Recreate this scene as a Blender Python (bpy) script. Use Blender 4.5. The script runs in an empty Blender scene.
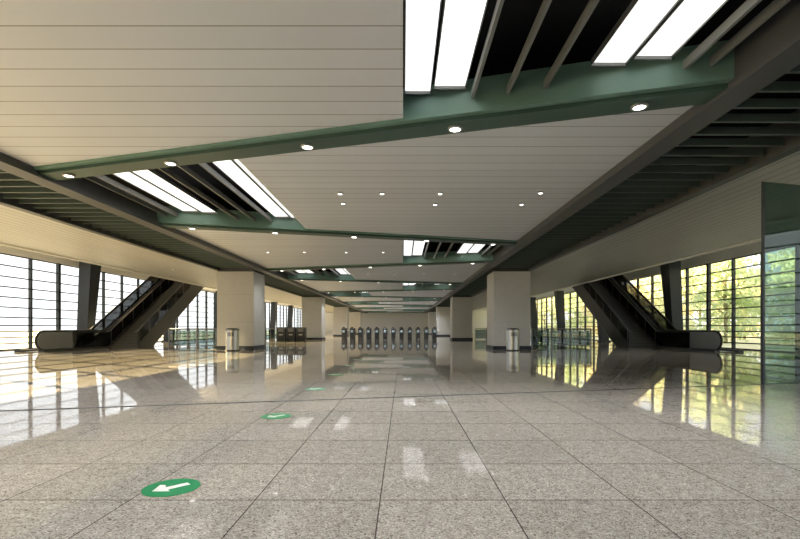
import bpy, bmesh, math, random
from mathutils import Vector, Matrix
random.seed(7)
scene = bpy.context.scene
COL = scene.collection
EYE = 1.1
CH = 4.19           # ceiling height
# ------------------------------------------------------------------ materials
def new_mat(name):
    m = bpy.data.materials.new(name); m.use_nodes = True
    nt = m.node_tree
    return m, nt, nt.nodes['Principled BSDF']
def pm(name, col, rough=0.5, metal=0.0, noise=0.06, scale=8.0, spec=0.5, bump=0.0):
    m, nt, b = new_mat(name)
    tc = nt.nodes.new('ShaderNodeTexCoord')
    n = nt.nodes.new('ShaderNodeTexNoise'); n.inputs['Scale'].default_value = scale; n.inputs['Detail'].default_value = 4
    nt.links.new(tc.outputs['Object'], n.inputs['Vector'])
    r = nt.nodes.new('ShaderNodeMapRange')
    r.inputs['To Min'].default_value = 1 - noise; r.inputs['To Max'].default_value = 1 + noise
    nt.links.new(n.outputs['Fac'], r.inputs['Value'])
    mx = nt.nodes.new('ShaderNodeVectorMath'); mx.operation = 'SCALE'
    mx.inputs[0].default_value = col
    nt.links.new(r.outputs['Result'], mx.inputs['Scale'])
    nt.links.new(mx.outputs['Vector'], b.inputs['Base Color'])
    b.inputs['Roughness'].default_value = rough; b.inputs['Metallic'].default_value = metal
    b.inputs['Specular IOR Level'].default_value = spec
    if bump > 0:
        bp = nt.nodes.new('ShaderNodeBump'); bp.inputs['Strength'].default_value = bump; bp.inputs['Distance'].default_value = 0.01
        nt.links.new(n.outputs['Fac'], bp.inputs['Height']); nt.links.new(bp.outputs['Normal'], b.inputs['Normal'])
    return m
def emit(name, col, st):
    m, nt, b = new_mat(name)
    b.inputs['Base Color'].default_value = (*col, 1)
    b.inputs['Emission Color'].default_value = (*col, 1)
    b.inputs['Emission Strength'].default_value = st
    return m
def line_mask(nt, src, axis, spacing, width, offset=0.0):
    sp = nt.nodes.new('ShaderNodeSeparateXYZ'); nt.links.new(src, sp.inputs[0])
    a = nt.nodes.new('ShaderNodeMath'); a.operation = 'ADD'; a.inputs[1].default_value = offset + 1000 * spacing
    nt.links.new(sp.outputs[axis], a.inputs[0])
    d = nt.nodes.new('ShaderNodeMath'); d.operation = 'DIVIDE'; d.inputs[1].default_value = spacing
    nt.links.new(a.outputs[0], d.inputs[0])
    f = nt.nodes.new('ShaderNodeMath'); f.operation = 'FRACT'; nt.links.new(d.outputs[0], f.inputs[0])
    l = nt.nodes.new('ShaderNodeMath'); l.operation = 'LESS_THAN'; l.inputs[1].default_value = width / spacing
    nt.links.new(f.outputs[0], l.inputs[0])
    return l.outputs[0], d.outputs[0]
def mixc(nt, fac, a, b):
    m = nt.nodes.new('ShaderNodeMix'); m.data_type = 'RGBA'
    if hasattr(fac, 'is_linked'): nt.links.new(fac, m.inputs[0])
    else: m.inputs[0].default_value = fac
    for s, i in ((a, 6), (b, 7)):
        if isinstance(s, tuple): m.inputs[i].default_value = (*s, 1) if len(s) == 3 else s
        else: nt.links.new(s, m.inputs[i])
    return m.outputs[2]
def board_mat(name, col, axis, spacing=0.3, w=0.018, dark=(0.06, 0.055, 0.05)):
    m, nt, b = new_mat(name)
    g = nt.nodes.new('ShaderNodeNewGeometry')
    mask, div = line_mask(nt, g.outputs['Position'], axis, spacing, w)
    fl = nt.nodes.new('ShaderNodeMath'); fl.operation = 'FLOOR'; nt.links.new(div, fl.inputs[0])
    wn = nt.nodes.new('ShaderNodeTexWhiteNoise'); wn.noise_dimensions = '1D'; nt.links.new(fl.outputs[0], wn.inputs['W'])
    c2 = tuple(x * 0.94 for x in col)
    base = mixc(nt, wn.outputs['Value'], col, c2)
    out = mixc(nt, mask, base, dark)
    nt.links.new(out, b.inputs['Base Color'])
    b.inputs['Roughness'].default_value = 0.45
    b.inputs['Specular IOR Level'].default_value = 0.25
    return m
M_panel = board_mat('ceiling_boards_cross', (0.78, 0.825, 0.89), 1, 0.40, 0.014, (0.22, 0.22, 0.215))
M_outer = board_mat('ceiling_boards_long', (0.56, 0.56, 0.54), 0, 0.28, 0.02, (0.13, 0.12, 0.10))
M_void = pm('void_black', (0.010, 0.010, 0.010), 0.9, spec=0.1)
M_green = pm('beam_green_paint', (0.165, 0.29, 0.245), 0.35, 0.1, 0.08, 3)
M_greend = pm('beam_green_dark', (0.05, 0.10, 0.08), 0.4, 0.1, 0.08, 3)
M_slat = pm('slat_grey_green', (0.095, 0.13, 0.118), 0.4, 0.2)
M_rib = pm('rib_grey', (0.20, 0.21, 0.205), 0.45, 0.2)
M_long = pm('long_beam_grey', (0.07, 0.074, 0.078), 0.45, 0.1)
M_darksteel = pm('dark_steel', (0.035, 0.042, 0.055), 0.4, 0.3)
M_mull = pm('mullion_dark', (0.035, 0.04, 0.044), 0.4, 0.4)
M_steel = pm('brushed_steel', (0.5, 0.5, 0.49), 0.3, 0.9, 0.1, 20)
M_steeld = pm('dull_steel', (0.22, 0.22, 0.22), 0.35, 0.8, 0.1, 20)
M_truss = pm('truss_dark_grey', (0.05, 0.052, 0.055), 0.4, 0.2, 0.1, 5)
M_newel = pm('newel_grey', (0.22, 0.23, 0.24), 0.35, 0.2, 0.1, 5)
M_black = pm('black_rubber', (0.012, 0.012, 0.013), 0.45)
M_white = pm('white_paint', (0.78, 0.78, 0.77), 0.6)
M_stonew = pm('stair_stone', (0.11, 0.11, 0.11), 0.4, noise=0.15, scale=30)
M_ground = pm('outside_paving', (0.55, 0.53, 0.48), 0.9, noise=0.15, scale=0.4)
M_grass = pm('outside_grass', (0.62, 0.61, 0.45), 0.9, noise=0.3, scale=0.8)
M_bark = pm('bark', (0.3, 0.26, 0.18), 0.9, noise=0.3, scale=10, bump=0.5)
M_arrow_g = pm('sign_green', (0.0, 0.27, 0.09), 0.35, spec=0.2)
M_arrow_w = pm('sign_white', (0.88, 0.88, 0.86), 0.4)
M_screen = emit('screen_blue', (0.35, 0.45, 0.5), 0.3)
M_light = emit('light_panel_diffuser', (1.0, 1.0, 0.99), 1.15)
M_lamp = emit('downlight_lens', (1.0, 0.98, 0.92), 10.0)
# column stone
def col_mat():
    m, nt, b = new_mat('column_stone')
    g = nt.nodes.new('ShaderNodeNewGeometry')
    mask, _ = line_mask(nt, g.outputs['Position'], 2, 1.4, 0.012, 0.0)
    n = nt.nodes.new('ShaderNodeTexNoise'); n.inputs['Scale'].default_value = 6; n.inputs['Detail'].default_value = 8
    nt.links.new(g.outputs['Position'], n.inputs['Vector'])
    c = mixc(nt, n.outputs['Fac'], (0.56, 0.55, 0.53), (0.65, 0.64, 0.615))
    nt.links.new(mixc(nt, mask, c, (0.45, 0.43, 0.4)), b.inputs['Base Color'])
    b.inputs['Roughness'].default_value = 0.4
    return m
M_col = col_mat()
def floor_mat():
    m, nt, b = new_mat('granite_floor')
    g = nt.nodes.new('ShaderNodeNewGeometry'); P = g.outputs['Position']
    v = nt.nodes.new('ShaderNodeTexVoronoi'); v.inputs['Scale'].default_value = 125
    nz = nt.nodes.new('ShaderNodeTexNoise'); nz.inputs['Scale'].default_value = 60; nt.links.new(P, nz.inputs['Vector'])
    av = nt.nodes.new('ShaderNodeVectorMath'); av.operation = 'MULTIPLY_ADD'; av.inputs[1].default_value = (.03, .03, .03)
    nt.links.new(nz.outputs['Color'], av.inputs[0]); nt.links.new(P, av.inputs[2])
    nt.links.new(av.outputs[0], v.inputs['Vector'])
    sc0 = nt.nodes.new('ShaderNodeSeparateColor'); nt.links.new(v.outputs['Color'], sc0.inputs[0])
    cr = nt.nodes.new('ShaderNodeValToRGB'); cr.color_ramp.interpolation = 'CONSTANT'; e = cr.color_ramp.elements
    e[0].position = 0.0; e[0].color = (0.15, 0.13, 0.115, 1)
    e[1].position = 0.09; e[1].color = (0.33, 0.298, 0.265, 1)
    for p, c in ((.38, (0.42, 0.385, 0.345, 1)), (.66, (0.50, 0.462, 0.415, 1)), (.87, (0.62, 0.585, 0.535, 1))):
        x = cr.color_ramp.elements.new(p); x.color = c
    nt.links.new(sc0.outputs[0], cr.inputs[0])
    n1 = nt.nodes.new('ShaderNodeTexNoise'); n1.inputs['Scale'].default_value = 11; n1.inputs['Detail'].default_value = 8; n1.inputs['Roughness'].default_value = .7
    nt.links.new(P, n1.inputs['Vector'])
    mrn = nt.nodes.new('ShaderNodeMapRange'); mrn.inputs['From Min'].default_value = .3; mrn.inputs['From Max'].default_value = .7; mrn.inputs['To Min'].default_value = .80; mrn.inputs['To Max'].default_value = 1.16; nt.links.new(n1.outputs['Fac'], mrn.inputs['Value'])
    s2 = nt.nodes.new('ShaderNodeVectorMath'); s2.operation = 'SCALE'; nt.links.new(cr.outputs[0], s2.inputs[0]); nt.links.new(mrn.outputs[0], s2.inputs['Scale'])
    c = s2.outputs[0]
    mx, dx = line_mask(nt, P, 0, 0.8, 0.008, 0.15)
    my, dy = line_mask(nt, P, 1, 0.8, 0.011, 0.2)
    cb = nt.nodes.new('ShaderNodeCombineXYZ')
    for s, i in ((dx, 0), (dy, 1)):
        f = nt.nodes.new('ShaderNodeMath'); f.operation = 'FLOOR'; nt.links.new(s, f.inputs[0]); nt.links.new(f.outputs[0], cb.inputs[i])
    wn = nt.nodes.new('ShaderNodeTexWhiteNoise'); wn.noise_dimensions = '3D'; nt.links.new(cb.outputs[0], wn.inputs['Vector'])
    mr = nt.nodes.new('ShaderNodeMapRange'); mr.inputs['To Min'].default_value = 0.92; mr.inputs['To Max'].default_value = 1.05
    nt.links.new(wn.outputs['Value'], mr.inputs['Value'])
    sc = nt.nodes.new('ShaderNodeVectorMath'); sc.operation = 'SCALE'; nt.links.new(c, sc.inputs[0]); nt.links.new(mr.outputs[0], sc.inputs['Scale'])
    mm = nt.nodes.new('ShaderNodeMath'); mm.operation = 'MAXIMUM'; nt.links.new(mx, mm.inputs[0]); nt.links.new(my, mm.inputs[1])
    nt.links.new(mixc(nt, mm.outputs[0], sc.outputs[0], (0.08, 0.07, 0.065)), b.inputs['Base Color'])
    b.inputs['Roughness'].default_value = 0.03
    b.inputs['Specular IOR Level'].default_value = 0.12
    return m
M_floor = floor_mat()
def glass_mat(name, tint, refl=0.08):
    m = bpy.data.materials.new(name); m.use_nodes = True; nt = m.node_tree
    nt.nodes.remove(nt.nodes['Principled BSDF']); out = nt.nodes['Material Output']
    t = nt.nodes.new('ShaderNodeBsdfTransparent'); t.inputs[0].default_value = (*tint, 1)
    gl = nt.nodes.new('ShaderNodeBsdfGlossy'); gl.inputs['Roughness'].default_value = 0.02
    fr = nt.nodes.new('ShaderNodeLayerWeight'); fr.inputs['Blend'].default_value = 0.15
    mr = nt.nodes.new('ShaderNodeMapRange'); mr.inputs['To Min'].default_value = refl; mr.inputs['To Max'].default_value = 0.6
    nt.links.new(fr.outputs['Facing'], mr.inputs['Value'])
    mr.inputs['From Min'].default_value = 0.3
    mx = nt.nodes.new('ShaderNodeMixShader')
    nt.links.new(mr.outputs[0], mx.inputs[0]); nt.links.new(t.outputs[0], mx.inputs[1]); nt.links.new(gl.outputs[0], mx.inputs[2])
    nt.links.new(mx.outputs[0], out.inputs[0])
    return m
M_glass = glass_mat('window_glass', (0.98, 0.99, 0.985), 0.02)
M_glassg = glass_mat('green_glass', (0.40, 0.52, 0.51), 0.07)
M_glassd = glass_mat('dark_glass', (0.28, 0.285, 0.285), 0.06)
M_glassr = glass_mat('railing_glass', (0.55, 0.63, 0.63), 0.08)
def leaf_mat(name, c1, c2):
    m, nt, b = new_mat(name)
    o = nt.nodes.new('ShaderNodeNewGeometry')
    n = nt.nodes.new('ShaderNodeTexNoise'); n.inputs['Scale'].default_value = 0.8
    nt.links.new(o.outputs['Position'], n.inputs['Vector'])
    cr = nt.nodes.new('ShaderNodeValToRGB'); cr.color_ramp.elements[0].color = (*c1, 1); cr.color_ramp.elements[1].color = (*c2, 1)
    cr.color_ramp.elements[0].position = .4; cr.color_ramp.elements[1].position = .6
    nt.links.new(n.outputs['Fac'], cr.inputs[0]); nt.links.new(cr.outputs[0], b.inputs['Base Color'])
    b.inputs['Roughness'].default_value = 0.7
    b.inputs['Specular IOR Level'].default_value = 0.1
    tr = nt.nodes.new('ShaderNodeBsdfTranslucent'); nt.links.new(cr.outputs[0], tr.inputs[0])
    ms = nt.nodes.new('ShaderNodeMixShader'); ms.inputs[0].default_value = .45
    nt.links.new(b.outputs[0], ms.inputs[1]); nt.links.new(tr.outputs[0], ms.inputs[2]); nt.links.new(ms.outputs[0], nt.nodes['Material Output'].inputs[0])
    return m
M_leaf = [leaf_mat('leaves_green', (0.58, 0.68, 0.44), (0.82, 0.87, 0.64)), leaf_mat('leaves_yellow', (0.88, 0.82, 0.54), (0.97, 0.94, 0.76)), leaf_mat('leaves_olive', (0.68, 0.73, 0.50), (0.93, 0.92, 0.70))]  # leaf colours set very pale to imitate overexposed daylight
# ------------------------------------------------------------------ helpers
def mk(name, bm, mat, loc=(0, 0, 0), parent=None, smooth=False, bevel=0.0):
    bmesh.ops.recalc_face_normals(bm, faces=bm.faces)
    me = bpy.data.meshes.new(name); bm.to_mesh(me); bm.free()
    if mat: me.materials.append(mat)
    if smooth:
        for p in me.polygons: p.use_smooth = True
    ob = bpy.data.objects.new(name, me); COL.objects.link(ob); ob.location = loc
    if parent: ob.parent = parent
    if bevel:
        md = ob.modifiers.new('bevel', 'BEVEL'); md.width = bevel; md.segments = 2; md.limit_method = 'ANGLE'
    return ob
def abox(bm, x0, x1, y0, y1, z0, z1):
    vs = [bm.verts.new(p) for p in ((x0, y0, z0), (x1, y0, z0), (x1, y1, z0), (x0, y1, z0), (x0, y0, z1), (x1, y0, z1), (x1, y1, z1), (x0, y1, z1))]
    for f in ((0, 3, 2, 1), (4, 5, 6, 7), (0, 1, 5, 4), (1, 2, 6, 5), (2, 3, 7, 6), (3, 0, 4, 7)):
        bm.faces.new([vs[i] for i in f])
def aprism(bm, pts, axis, a, b):
    """extrude 2D polygon along axis ('z': pts xy, 'x': pts yz, 'y': pts xz)"""
    def P(p, t):
        if axis == 'z': return (p[0], p[1], t)
        if axis == 'x': return (t, p[0], p[1])
        return (p[0], t, p[1])
    A = [bm.verts.new(P(p, a)) for p in pts]; B = [bm.verts.new(P(p, b)) for p in pts]
    bm.faces.new(A); bm.faces.new(B[::-1]); n = len(pts)
    for i in range(n): bm.faces.new((A[i], A[(i + 1) % n], B[(i + 1) % n], B[i]))
def acyl(bm, c, r, z0, z1, seg=24, r2=None):
    r2 = r if r2 is None else r2
    A = [bm.verts.new((c[0] + r * math.cos(2 * math.pi * i / seg), c[1] + r * math.sin(2 * math.pi * i / seg), z0)) for i in range(seg)]
    B = [bm.verts.new((c[0] + r2 * math.cos(2 * math.pi * i / seg), c[1] + r2 * math.sin(2 * math.pi * i / seg), z1)) for i in range(seg)]
    bm.faces.new(A[::-1]); bm.faces.new(B)
    for i in range(seg): bm.faces.new((A[i], A[(i + 1) % seg], B[(i + 1) % seg], B[i]))
def atube(bm, pts, r, seg=8):
    rings = []
    pts = [Vector(p) for p in pts]
    for i, p in enumerate(pts):
        d = (pts[min(i + 1, len(pts) - 1)] - pts[max(i - 1, 0)]).normalized()
        up = Vector((1, 0, 0)) if abs(d.x) < 0.9 else Vector((0, 1, 0))
        u = d.cross(up).normalized(); v = d.cross(u).normalized()
        rings.append([bm.verts.new(p + r * (math.cos(2 * math.pi * k / seg) * u + math.sin(2 * math.pi * k / seg) * v)) for k in range(seg)])
    for a, b in zip(rings[:-1], rings[1:]):
        for k in range(seg): bm.faces.new((a[k], a[(k + 1) % seg], b[(k + 1) % seg], b[k]))
    bm.faces.new(rings[0][::-1]); bm.faces.new(rings[-1])
def box(name, x0, x1, y0, y1, z0, z1, mat, parent=None, loc=(0, 0, 0), bevel=0.0):
    bm = bmesh.new(); abox(bm, x0, x1, y0, y1, z0, z1)
    return mk(name, bm, mat, loc, parent, bevel=bevel)
def empty(name, loc, label, cat, group=None):
    e = bpy.data.objects.new(name, None); COL.objects.link(e); e.location = loc; e.empty_display_size = 0.2
    e['label'] = label; e['category'] = cat
    if group: e['group'] = group
    return e
def tag(o, label, cat=None, group=None, kind=None):
    o['label'] = label
    if cat: o['category'] = cat
    if group: o['group'] = group
    if kind: o['kind'] = kind
    return o
def struct(o, label, cat):
    return tag(o, label, cat, kind='structure')
def dup(root, loc, rotz=None, label=None):
    def rec(o, par):
        c = o.copy(); COL.objects.link(c)
        if par: c.parent = par
        for ch in o.children: rec(ch, c)
        return c
    r = rec(root, None); r.location = loc
    if rotz is not None: r.rotation_euler = (0, 0, rotz)
    if label: r['label'] = label
    return r
# ------------------------------------------------------------------ shell
XL, XR = -7.07, 4.04
TL, TR = -9.5, 6.5
EL, ER = -14.65, 12.4
WL, WR = -19.5, 17.3
Y0, Y1 = -6.0, 94.0
HT = 6.6
struct(box('floor', WL - .3, WR + .3, Y0, Y1, -0.2, 0, M_floor), 'polished grey-beige speckled granite tile floor', 'floor')
struct(box('ground', -220, WL - .3, -60, 240, -0.4, -0.15, M_ground), 'pale outdoor paving beyond the glass wall', 'ground')
struct(box('ground', WR + .3, 220, -60, 240, -0.4, -0.15, M_grass), 'autumn lawn beyond the glass wall', 'ground')
struct(box('wall_back', WL, WR, Y1, Y1 + .3, 0, HT, M_white), 'pale plain wall closing the far end of the hall', 'wall')
struct(box('wall_front', WL, WR, Y0 - .3, Y0, 0, HT, M_white), 'pale plain wall behind the viewer', 'wall')
def line(i, X):
    if i % 2: zl, zr = 8.9 + 7.65 * (i - 1), 5.63 + 7.65 * (i - 1)
    else: zl, zr = 13.4 + 7.65 * (i - 2), 16.5 + 7.65 * (i - 2)
    return zl + (zr - zl) * (X - XL) / (XR - XL)
A0, A1, B1 = 0.10, 0.42, 0.64
NB = 12
# roof / void
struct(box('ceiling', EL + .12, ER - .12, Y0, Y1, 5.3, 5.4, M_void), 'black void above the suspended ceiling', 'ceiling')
struct(box('ceiling', WL, WR, Y0, Y1, HT, HT + .2, M_white), 'white roof slab over the hall', 'ceiling')
for (a, b, s) in ((WL, EL, 'left'), (ER, WR, 'right')):
    x = EL if s == 'left' else ER - .12
    struct(box('trim_1' if s == 'left' else 'trim_2', x, x + .12, Y0, Y1, 4.12, HT, M_white), 'pale fascia edge beside the escalator void', 'trim')
# outer ceilings
struct(box('ceiling', EL + .12, TL, Y0, Y1, CH, CH + .12, M_outer), 'beige linear metal side ceiling with long board joints', 'ceiling')
struct(box('ceiling', TR, ER - .12, Y0, Y1, CH, CH + .12, M_outer), 'beige linear metal side ceiling with long board joints', 'ceiling')
# long dark beams
for x0, x1 in ((XL - .32, XL), (XR, XR + .32), (TL, TL + .14), (TR - .14, TR)):
    bm = bmesh.new(); abox(bm, x0, x1, Y0, Y1, 4.06, 4.62); 
    abox(bm, x0 - .03, x1 + .03, Y0, Y1, 4.02, 4.06)
    o = mk('ceiling_beam', bm, M_long); tag(o, 'long dark grey steel beam edging the slatted ceiling trough', 'beam', 'long ceiling beams')
# trough slats
colY = [24 + 20 * k for k in range(4)]
for x0, x1 in ((TL + .17, XL - .35), (XR + .35, TR - .17)):
    bm = bmesh.new(); y = Y0 + .3
    while y < Y1:
        if not any(cy - .2 < y < cy + 2.15 for cy in colY): abox(bm, x0, x1, y, y + .05, 4.13, 4.25)
        y += 0.45
    mk_o = mk('ceiling', bm, M_slat); struct(mk_o, 'row of grey-green metal slats across the dark ceiling trough', 'ceiling grille')
# panels, beams, openings
for i in range(0, NB + 1):
    bm = bmesh.new()
    aprism(bm, [(XL, line(i, XL) + A0), (XR, line(i, XR) + A0), (XR, line(i, XR) + A1), (XL, line(i, XL) + A1)], 'z', 4.15, 4.62)
    o = mk('ceiling_beam', bm, M_green); tag(o, 'diagonal sage green painted steel ceiling beam with downlights', 'beam', 'green diagonal beams')
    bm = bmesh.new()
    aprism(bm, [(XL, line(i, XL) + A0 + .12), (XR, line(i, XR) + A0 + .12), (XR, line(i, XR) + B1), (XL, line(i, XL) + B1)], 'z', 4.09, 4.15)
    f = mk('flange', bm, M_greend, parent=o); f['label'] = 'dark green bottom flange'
for i in range(1, NB + 1):
    if i % 2: p0, p1, o0, o1 = XL, 0.0, 0.0, XR
    else: p0, p1, o0, o1 = -3.03, XR, XL, -3.03
    bm = bmesh.new()
    aprism(bm, [(p0, line(i - 1, p0) + B1), (p1, line(i - 1, p1) + B1), (p1, line(i, p1) + A0), (p0, line(i, p0) + A0)], 'z', CH, CH + .14)
    struct(mk('ceiling', bm, M_panel), 'off-white linear aluminium ceiling panel with fine joints', 'ceiling')
    sgn = 1 if i % 2 else -1
    ref = 0.0 if i % 2 else -3.03
    for a, b in ((0.02, 0.40), (0.43, 0.88), (2.42, 2.86), (2.89, 3.36)):
        xa, xb = sorted((ref + sgn * a, ref + sgn * b))
        ya = max(line(i - 1, xa), line(i - 1, xb)) + B1 + .05; yb = min(line(i, xa), line(i, xb)) + A0 - .03
        cx, cy = (xa + xb) / 2, (ya + yb) / 2
        e = empty('light_panel', (cx, cy, 4.5), 'long glowing white ceiling light panel between dark ribs', 'ceiling light', 'ceiling light panels')
        hx, hy = (xb - xa) / 2, (yb - ya) / 2
        box('diffuser', -hx + .012, hx - .012, -hy + .03, hy - .03, 0, .03, M_light, e)
        bm = bmesh.new()
        abox(bm, -hx, -hx + .012, -hy, hy, -.02, .06); abox(bm, hx - .012, hx, -hy, hy, -.02, .06)
        abox(bm, -hx, hx, -hy, -hy + .03, -.04, .06); abox(bm, -hx, hx, hy - .03, hy, -.04, .06)
        mk('frame', bm, M_rib, (0, 0, 0), e)
    bm = bmesh.new()
    for a in (0.98, 1.45, 1.92, 3.52, 3.80):
        x = ref + sgn * a
        abox(bm, x - .02, x + .02, line(i - 1, x) + B1, line(i, x) + A0, 4.33, 4.44)
    struct(mk('ceiling', bm, M_rib), 'grey metal ribs across the dark ceiling opening', 'ceiling grille')
# upper landings
for a, b in ((WL + .1, EL - .01), (ER + .01, WR - .1)):
    struct(box('floor', a, b, 37.6, Y1, 4.85, 5.05, M_white), 'upper floor landing slab served by the escalator', 'floor')
# ------------------------------------------------------------------ downlights, added fill spots
def downlight(loc, r, label, group):
    e = empty('downlight', loc, label, 'downlight', group)
    bm = bmesh.new()
    n = 20
    prof = [(r * .72, -.0), (r * .72, -.03), (r, -.022), (r, 0)]
    rings = [[bm.verts.new((p * math.cos(2 * math.pi * k / n), p * math.sin(2 * math.pi * k / n), z)) for k in range(n)] for p, z in prof]
    for a in range(4):
        for k in range(n):
            A, B = rings[a], rings[(a + 1) % 4]
            bm.faces.new((A[k], A[(k + 1) % n], B[(k + 1) % n], B[k]))
    mk('trim_ring', bm, M_steel, (0, 0, 0), e, True)
    bm = bmesh.new(); acyl(bm, (0, 0), r * .7, -.025, -.005, n)
    mk('lens', bm, M_lamp, (0, 0, 0), e)
    return e
spot_locs = []
d0 = downlight((0.78, line(1, .78) + .44, 4.09), 0.11, 'round bright downlight under the green beam', 'beam downlights')
spot_locs.append(tuple(d0.location))
xs_b = [3.18, -1.57, -4.2, -6.53]
for x in xs_b: dup(d0, (x, line(1, x) + .44, 4.09)); spot_locs.append((x, line(1, x) + .44, 4.09))
for i in range(2, 9):
    for x in (-6.3, -4.0, -1.6, 0.8, 3.2):
        dup(d0, (x, line(i, x) + .44, 4.09))
        if x in (-6.3, -1.6, 3.2): spot_locs.append((x, line(i, x) + .44, 4.09))
s0 = downlight((-1.44, 10.76, CH), 0.065, 'small round recessed downlight in the white ceiling panel', 'panel downlights')
for x, y in ((-.48, 10.76), (.85, 10.76), (3.13, 10.7), (-1.48, 11.6), (.8, 11.7), (2.95, 11.7)): dup(s0, (x, y, CH))
for i in range(3, 8):
    for dx in ((-5.5, -4.0, -2.3, -.8) if i % 2 else (-2, -.5, 1.2, 2.9)):
        yy = (line(i - 1, dx) + line(i, dx)) / 2 + .3
        dup(s0, (dx, yy, CH)); 
t0 = downlight((9.0, 24.5, CH), 0.05, 'small round recessed downlight in the beige side ceiling', 'side downlights')
for x in (9.0, -12.0):
    for y in (24.5, 34, 47):
        if not (x == 9.0 and y == 24.5): dup(t0, (x, y, CH))
for x in (9.0, -12.0):
    for y in (20, 34): spot_locs.append((x, y, CH))  # the nearer pair is fill light without a fixture
for i in range(9, 12): spot_locs.append((-4, line(i, -4) + .44, 4.09)); spot_locs.append((1, line(i, 1) + .44, 4.09))  # added spots to brighten the far hall, no fixtures on these beams
for p in [(-5.5, 1.5, CH), (-2.5, 1.5, CH), (2.5, 2.2, CH), (-8.3, 4, 4.1), (5.4, 4, 4.1), (-2.5, 4.5, CH)]: spot_locs.append(p)  # added fill spots over the foreground, no fixtures here
def spot(en):
    s = bpy.data.lights.new('downlight_or_fill_lamp', 'SPOT'); s.energy = en; s.spot_size = math.radians(140); s.spot_blend = 1.0; s.shadow_soft_size = 0.12; s.color = (.975, .985, 1.0)
    return s
SP = [spot(275), spot(185), spot(450), spot(950)]
for p in spot_locs:
    o = bpy.data.objects.new('downlight_or_fill_lamp', SP[3] if p[1] > 55 else SP[2] if p[1] > 40 else (SP[1] if p[1] > 12 else SP[0])); COL.objects.link(o); o.location = (p[0], p[1], p[2] - .06)
# ------------------------------------------------------------------ columns
def column(loc):
    e = empty('column', loc, 'square beige stone clad column with dark skirting', 'column', 'hall columns')
    box('shaft', -.94, .94, .02, 1.9, .18, 3.98, M_col, e, bevel=0.015)
    box('base', -.97, .97, -.01, 1.93, 0, .18, M_darksteel, e)
    box('capital', -.90, .90, .06, 1.86, 3.98, 4.6, M_long, e)
    return e
c0 = column((-8.53, 23.9, 0))
for x, y in ((5.55, 23.9), (-8.53, 43.9), (5.55, 43.9), (-8.53, 63.9), (5.55, 63.9), (-8.53, 83.9), (5.55, 83.9)): dup(c0, (x, y, 0))
# ------------------------------------------------------------------ windows
def window(n, x, ya, yb, inward):
    e = bpy.data.objects.new('window_%d' % n, None); COL.objects.link(e); e.location = (x, ya, 0)
    struct(e, 'tall gridded glass curtain wall bay with dark mullions', 'window')
    L = yb - ya
    bm = bmesh.new()
    nv = 5
    for k in range(nv + 1):
        y = min(L - .09, max(0, k * L / nv - .045)); abox(bm, -.08, .08, y, y + .09, 0, 4.75)
    for h in (0, .3, .6, .9, 1.2, 1.6, 2.1, 2.6, 3.1, 3.6, 4.15, 4.69):
        abox(bm, -.03, .03, .03, L - .03, h, h + .055)
    mk('frame', bm, M_mull, parent=e)
    bm = bmesh.new(); abox(bm, -.006, .006, .03, L - .03, .04, 4.7)
    mk('glass', bm, M_glass, parent=e)
n = 1
for k in range(10):
    ya = -3.4 + 10 * k - (2.6 if k == 0 else 0); yb = min(6.6 + 10 * k, Y1)
    window(n, WL, ya, yb, 1); n += 1
    window(n, WR, ya, yb, -1); n += 1
struct(box('wall_left', WL - .12, WL + .12, Y0, Y1, 4.75, HT, M_white), 'pale wall band above the glazing', 'wall')
struct(box('wall_right', WR - .12, WR + .12, Y0, Y1, 4.75, HT, M_white), 'pale wall band above the glazing', 'wall')
# dark steel raking columns
def strut(loc, s):
    bm = bmesh.new()
    lean = .35 * s
    v = []
    for z, hx, cy0, cy1, off in ((0, .30, -.3, .3, 0), (5.5, .36, -.45, .55, lean)):
        v.append([bm.verts.new((off + a * hx, b, z)) for a, b in ((-1, cy0), (1, cy0), (1, cy1), (-1, cy1))])
    bm.faces.new(v[0][::-1]); bm.faces.new(v[1])
    for k in range(4): bm.faces.new((v[0][k], v[0][(k + 1) % 4], v[1][(k + 1) % 4], v[1][k]))
    abox(bm, -.38, .38, -.4, .4, 0, .12)
    o = mk('steel_column', bm, M_darksteel, loc, bevel=.01)
    return tag(o, 'dark blue-grey leaning steel column beside the glass wall', 'column', 'steel window columns')
s1 = strut((-18.9, 27.9, 0), 1); s2_ = strut((16.2, 27.9, 0), -1)
for x, s in ((-18.9, s1), (16.2, s2_)):
    for y in (37.9, 47.9, 57.9, 67.9, 77.9): dup(s, (x, y, 0))
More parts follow.
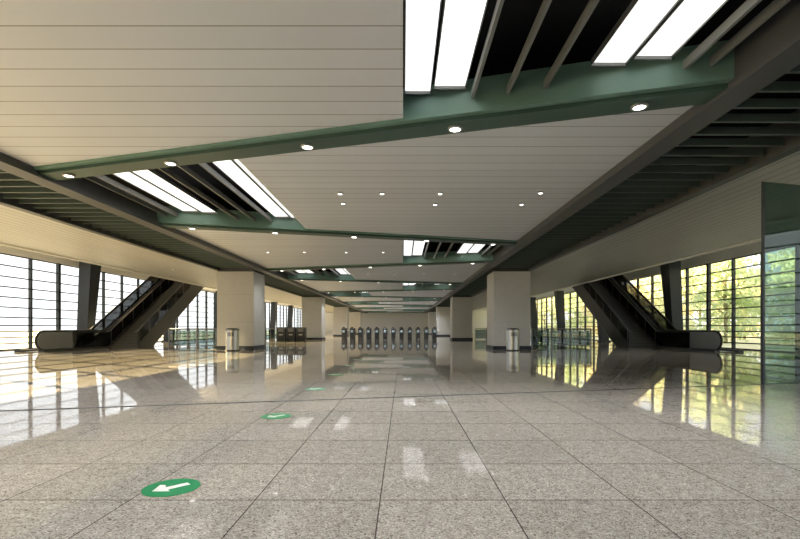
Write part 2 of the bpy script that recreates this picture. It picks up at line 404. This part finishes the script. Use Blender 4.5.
# ------------------------------------------------------------------ escalators + stairs
FL, RISE = 5.1, 5.05
INC = RISE / math.tan(math.radians(30))
TOPF = 1.6
def escalator(loc, inner):
    e = empty('escalator', loc, 'dark grey escalator with smoky glass balustrades and rounded newel end', 'escalator', 'escalators')
    T = FL + INC + TOPF
    bm = bmesh.new()
    prof = [(.3, 0), (FL + 1.1, 0), (FL + INC + .3, RISE - .95), (T, RISE - .95), (T, RISE + .1), (FL + INC, RISE + .1), (FL, .1), (.3, .1)]
    aprism(bm, prof, 'x', -.66, -.42); aprism(bm, prof, 'x', .42, .66)
    prof2 = [(.3, 0), (FL + 1.1, 0), (FL + INC + .3, RISE - .95), (T, RISE - .95), (T, RISE - .4), (FL + INC, RISE - .4), (FL + .8, .01), (.3, .01)]
    aprism(bm, prof2, 'x', -.42, .42)
    mk('truss', bm, M_truss, parent=e)
    bm = bmesh.new(); pts = [(.5, .02)]
    y, h = FL, .02
    pts.append((y, h)); n = int(RISE / .2)
    dy = INC / n
    for k in range(n):
        h += RISE / n; pts.append((y, h)); y += dy; pts.append((y, h))
    pts.append((T, h)); pts.append((T, h - .3)); pts.append((FL + INC, h - .3)); pts.append((FL + .55, .015)); pts.append((.5, .012))
    aprism(bm, pts, 'x', -.40, .40); mk('steps', bm, M_steeld, parent=e)
    for sx in (-.52, .52):
        isin = (sx * inner > 0)
        y00 = .47 if isin else 2.6
        top = []
        for k in range(9):
            a = math.pi * (1.5 - k / 8.0)
            top.append((y00 + .43 * math.cos(a), .52 + .43 * math.sin(a)))
        top += [(FL - .2, .95), (FL + .2, 1.0), (FL + INC, RISE + .95), (T - .3, RISE + .95), (T, RISE + .6)]
        low = [(T, RISE + .1), (FL + INC, RISE + .1), (FL, .1)]
        bm = bmesh.new(); aprism(bm, top + low, 'x', sx - .015, sx + .015); mk('balustrade', bm, M_glassd, parent=e)
        bm = bmesh.new(); atube(bm, [(sx, p[0] , p[1]) for p in top], .05); mk('handrail', bm, M_black, parent=e, smooth=True)
        bm = bmesh.new()
        rp = [(sx, y00 + .36 * math.cos(math.pi * (1.5 - k / 8)), .52 + .36 * math.sin(math.pi * (1.5 - k / 8))) for k in range(9)] + [(sx, FL - .2, .86), (sx, FL + .2, .92), (sx, FL + INC, RISE + .86), (sx, T - .3, RISE + .86)]
        atube(bm, rp, .02); mk('handrail_guide', bm, M_truss, parent=e, smooth=True)
        if isin:
            bm = bmesh.new(); aprism(bm, [(y00 + .40 * math.cos(math.pi * (1.5 - k / 8)), .52 + .40 * math.sin(math.pi * (1.5 - k / 8))) for k in range(9)] + [(2.35, .92), (2.35, .12)], 'x', sx - .025, sx + .025)
            mk('newel_panel', bm, M_newel, parent=e)
    return e
escalator((-17.0, 21.05, 0), 1); escalator((14.82, 21.05, 0), -1)
def staircase(loc):
    e = empty('staircase', loc, 'dark stone staircase with smoky glass sides rising beside the escalator', 'stairs', 'staircases')
    n = 30; r = RISE / n; t = INC / n
    bm = bmesh.new(); pts = [(0, 0)]; y = h = 0
    for k in range(n):
        h += r; pts.append((y, h)); y += t; pts.append((y, h))
    pts += [(INC, RISE - .95), (1.65, 0)]
    aprism(bm, pts, 'x', -.74, .74); mk('flight', bm, M_stonew, parent=e)
    s = RISE / INC
    for sx in (-.77, .77):
        bm = bmesh.new()
        aprism(bm, [(.0, .0), (1.4, 0), (INC, RISE - .82), (INC, RISE + .22), (0, .22)], 'x', sx - .02, sx + .02)
        mk('stringer', bm, M_truss, parent=e)
        bm = bmesh.new(); aprism(bm, [(0, .24), (INC, RISE + .24), (INC, RISE + .92), (0, .92)], 'x', sx - .006, sx + .006)
        mk('glass_panel', bm, M_glassd, parent=e)
        bm = bmesh.new(); atube(bm, [(sx, -.3, .9), (sx, 0, .95), (sx, INC, RISE + .95)], .03)
        for k in range(9):
            yy = .1 + k * (INC - .2) / 8; atube(bm, [(sx, yy, yy * s + .1), (sx, yy, yy * s + .95)], .018, 6)
        mk('handrail', bm, M_steeld, parent=e, smooth=True)
    return e
S0 = staircase((-15.5, 26.1, 0)); dup(S0, (13.3, 26.1, 0))
# ------------------------------------------------------------------ glass railings
def railing(loc, L, label, rot=0.0):
    e = empty('glass_railing', loc, label, 'railing', 'glass railings'); e.rotation_euler = (0, 0, rot)
    n = max(2, int(round(L / 1.3)))
    bm = bmesh.new(); atube(bm, [(0, 0, 1.05), (0, L, 1.05)], .03); atube(bm, [(0, 0, .12), (0, L, .12)], .015)
    mk('handrail', bm, M_steeld, parent=e, smooth=True)
    for k in range(n + 1):
        bm = bmesh.new(); y = k * L / n; abox(bm, -.02, .02, y - .03, y + .03, 0, 1.03); abox(bm, -.06, .06, y - .06, y + .06, 0, .02)
        mk('post', bm, M_steeld, parent=e)
    for k in range(n):
        bm = bmesh.new(); abox(bm, -.006, .006, k * L / n + .05, (k + 1) * L / n - .05, .1, .95); mk('glass_panel', bm, M_glassr, parent=e)
    return e
lab = 'low glass railing with steel posts and handrail'
H = math.pi / 2
railing((-13.2, 26.5, 0), 9, lab); railing((10.6, 26.5, 0), 10.5, lab)
railing((-11.6, 38.5, 0), 12, lab); railing((9.3, 40, 0), 12, lab)
railing((-10.0, 26.3, 0), 3.1, lab, H); railing((7.2, 26.3, 0), 3.3, lab, -H)
railing((-9.7, 33.0, 0), 3.2, lab, H); railing((7.0, 33.0, 0), 3.2, lab, -H)
railing((-9.6, 45.0, 0), 1.8, lab, H); railing((6.9, 45.0, 0), 2.1, lab, -H)
# ------------------------------------------------------------------ bins
def bin_(loc):
    e = empty('trash_bin', loc, 'round brushed steel trash bin with dark top beside a column', 'trash bin', 'trash bins')
    bm = bmesh.new(); acyl(bm, (0, 0), .31, .05, .98, 32); mk('body', bm, M_steel, parent=e, smooth=False)
    bm = bmesh.new(); acyl(bm, (0, 0), .33, 0, .05, 32); mk('base', bm, M_black, parent=e)
    bm = bmesh.new(); acyl(bm, (0, 0), .33, .98, 1.04, 32); acyl(bm, (0, 0), .30, 1.04, 1.10, 32, .22); mk('lid', bm, M_steeld, parent=e)
    bm = bmesh.new()
    for k in range(-4, 5):
        a = math.radians(-90 + k * 7); r0 = .313
        bm2 = [(r0 * math.cos(a + d), r0 * math.sin(a + d)) for d in (-.03, .03)]
        q = [bm.verts.new((x, y, z)) for (x, y), z in ((bm2[0], .70), (bm2[1], .70), (bm2[1], .90), (bm2[0], .90))]; bm.faces.new(q)
    mk('opening', bm, M_black, parent=e)
    return e
b0 = bin_((-8.3, 22.9, 0)); dup(b0, (5.35, 22.9, 0))
# ------------------------------------------------------------------ turnstiles
def turnstile(loc):
    e = empty('turnstile', loc, 'grey steel ticket gate with dark body and tripod arms', 'turnstile', 'ticket gates')
    bm = bmesh.new()
    pr = [(-.75, 0), (.75, 0), (.8, .12), (.8, .92), (.72, 1.02), (-.72, 1.02), (-.8, .92), (-.8, .12)]
    aprism(bm, pr, 'x', -.21, .21); mk('cabinet', bm, M_truss, parent=e, bevel=.02)
    box('top_cover', -.23, .23, -.8, .8, 1.02, 1.09, M_steeld, e, bevel=.02)
    box('card_reader', -.11, .11, -.72, -.45, 1.09, 1.20, M_black, e, bevel=.01)
    box('display', -.12, .12, -.815, -.80, .64, .88, M_screen, e)
    bm = bmesh.new()
    acyl(bm, (.23, .1), .07, .74, .88, 16)
    for a in (0, 2.1, 4.2):
        atube(bm, [(.24, .1, .82), (.60 if a == 0 else .44, .1 + .3 * math.sin(a), .82 + (0 if a == 0 else -.35))], .035, 8)
    mk('tripod_arm', bm, M_steel, parent=e)
    return e
t = turnstile((-6.1, 49.0, 0))
for k in range(1, 12): dup(t, (-6.1 + .85 * k, 49.0, 0))
def machine(loc):
    e = empty('ticket_machine', loc, 'low grey ticket machine with small screen in a row', 'ticket machine', 'ticket machines')
    box('cabinet', -.36, .36, 0, .7, 0, 1.15, M_truss, e, bevel=.03)
    box('screen', -.22, .22, -.012, 0, .8, 1.0, M_newel, e)
    box('ticket_slot', -.15, .15, -.012, 0, .5, .6, M_steel, e)
    box('header_panel', -.34, .34, -.02, 0, 1.04, 1.12, M_steeld, e)
    return e
m0 = machine((-10.0, 38.5, 0))
for x in (-9.2, -8.4): dup(m0, (x, 38.5, 0))
# ------------------------------------------------------------------ floor arrow signs
def arrow_sign(loc):
    e = empty('floor_arrow_sign', loc, 'round green floor sticker with compact white arrow', 'floor sign', 'floor arrow signs')
    bm = bmesh.new(); acyl(bm, (0, 0), .185, .0005, .003, 48); mk('disc', bm, M_arrow_g, parent=e)
    bm = bmesh.new()
    a = [(-.10, .04), (-.09, -.085), (.03, -.085), (.00, -.05), (.105, .055), (.065, .095), (-.04, -.005), (-.06, .04)]
    aprism(bm, a, 'z', .0032, .0045); mk('arrow', bm, M_arrow_w, parent=e)
    return e
a0 = arrow_sign((-1.595, 3.24, 0))
for k in range(1, 7): dup(a0, (-1.58, 3.24 + 2.62 * k, 0))
# ------------------------------------------------------------------ floor track + near glass partition
P1 = Vector((-5.34, 6.23)); P2 = Vector((7.94, 9.4)); D = (P2 - P1).normalized(); N = Vector((-D.y, D.x))
a = P1 - D * 8; b = P2 + D * 4
bm = bmesh.new()
aprism(bm, [tuple(a - N * .02), tuple(b - N * .02), tuple(b + N * .02), tuple(a + N * .02)], 'z', 0, .006)
struct(mk('trim_3', bm, M_darksteel), 'thin dark metal strip set across the granite floor', 'trim')
g = empty('glass_partition', ((7.05, P1.y + (7.05 - P1.x) * D.y / D.x, 0.006)), 'tall teal-tinted frameless glass partition', 'glass partition')
g.rotation_euler = (0, 0, math.atan2(D.y, D.x))
for k in range(2):
    box('glass_panel', .0 + 1.5 * k, 1.49 + 1.5 * k, -.01, .01, .0, 3.95, M_glassg, g)
box('edge_strip', -.035, 0, -.02, .02, 0, 3.95, M_darksteel, g)
# ------------------------------------------------------------------ trees
def tree_mesh(seed, H):
    rnd = random.Random(seed)
    bt = bmesh.new(); atube(bt, [(0, 0, 0), (.05, .05, H * .3), (-.05, .1, H * .7)], .14, 8)
    tips = []
    for k in range(9):
        a = k * 2.4; h = H * (.25 + .05 * k); t = (math.cos(a) * H * .22, math.sin(a) * H * .22, h + H * .18)
        atube(bt, [(0, .05, h), t], .05, 6); tips.append(Vector(t))
    bl = bmesh.new()
    for c in range(54):
        if c < len(tips): cc = tips[c]
        else:
            th = rnd.uniform(0, 6.28); rr = H * .32 * math.sqrt(rnd.random()); hh = rnd.uniform(.07, .98)
            rr *= (1.15 - abs(hh - .45) * 0.9)
            cc = Vector((rr * math.cos(th), rr * math.sin(th), hh * H))
        for q in range(52):
            p = cc + Vector((rnd.gauss(0, 1), rnd.gauss(0, 1), rnd.gauss(0, .8))) * H * .055
            p.z = max(p.z, .25)
            u = Vector((rnd.uniform(-1, 1), rnd.uniform(-1, 1), rnd.uniform(-1, 1))).normalized()
            v = u.cross(Vector((rnd.uniform(-1, 1), rnd.uniform(-1, 1), rnd.uniform(-1, 1)))).normalized()
            s = rnd.uniform(.15, .27)
            bl.faces.new([bl.verts.new(p + u * s), bl.verts.new(p + v * s * .6), bl.verts.new(p - u * s), bl.verts.new(p - v * s * .6)])
    return bt, bl
protos = []
labs = ['leafy green tree outside the glass wall', 'yellow autumn tree outside the glass wall', 'olive green autumn tree outside the glass wall']
pos = []
for r_, X in enumerate((26.5, 36.5)):
    for k in range(10):
        pos.append((X + (k % 3) * .4, 14 + 8.2 * k + r_ * 4.0))
pos0 = [pos[0], pos[1], pos[2]]
for k in range(3):
    bt, bl = tree_mesh(k + 3, 8.0)
    e = empty('tree', (pos0[k][0], pos0[k][1], -.15), labs[k], 'tree', 'trees outside')
    mk('trunk', bt, M_bark, parent=e); mk('foliage', bl, M_leaf[k], parent=e)
    protos.append(e)
for i, (x, y) in enumerate(pos[3:]):
    dup(protos[(i * 2 + i // 3) % 3], (x, y, -.15), rotz=i * 1.3)
# ------------------------------------------------------------------ light
w = bpy.data.worlds.new('World'); scene.world = w; w.use_nodes = True
bg = w.node_tree.nodes['Background']; bg.inputs[0].default_value = (0.95, 0.975, 1.0, 1); bg.inputs[1].default_value = 1.7
sd = bpy.data.lights.new('Sun', 'SUN'); sd.energy = 32; sd.angle = math.radians(0.1); sd.color = (1.0, 0.77, 0.40)
so = bpy.data.objects.new('Sun', sd); COL.objects.link(so)
d = Vector((1.0, -.6, -.345)).normalized()
so.rotation_euler = d.to_track_quat('-Z', 'Y').to_euler(); so.location = (-40, 20, 30)
# ------------------------------------------------------------------ camera
cd = bpy.data.cameras.new('Camera'); cam = bpy.data.objects.new('Camera', cd); COL.objects.link(cam)
cd.sensor_width = 36; cd.lens = 36 * 470 / 800; cd.shift_x = -3 / 800; cd.shift_y = 58.5 / 800
cam.location = (0, 0, EYE); cam.rotation_euler = (math.pi / 2, 0, 0); cd.clip_end = 600
scene.camera = cam
scene.view_settings.view_transform = 'Standard'
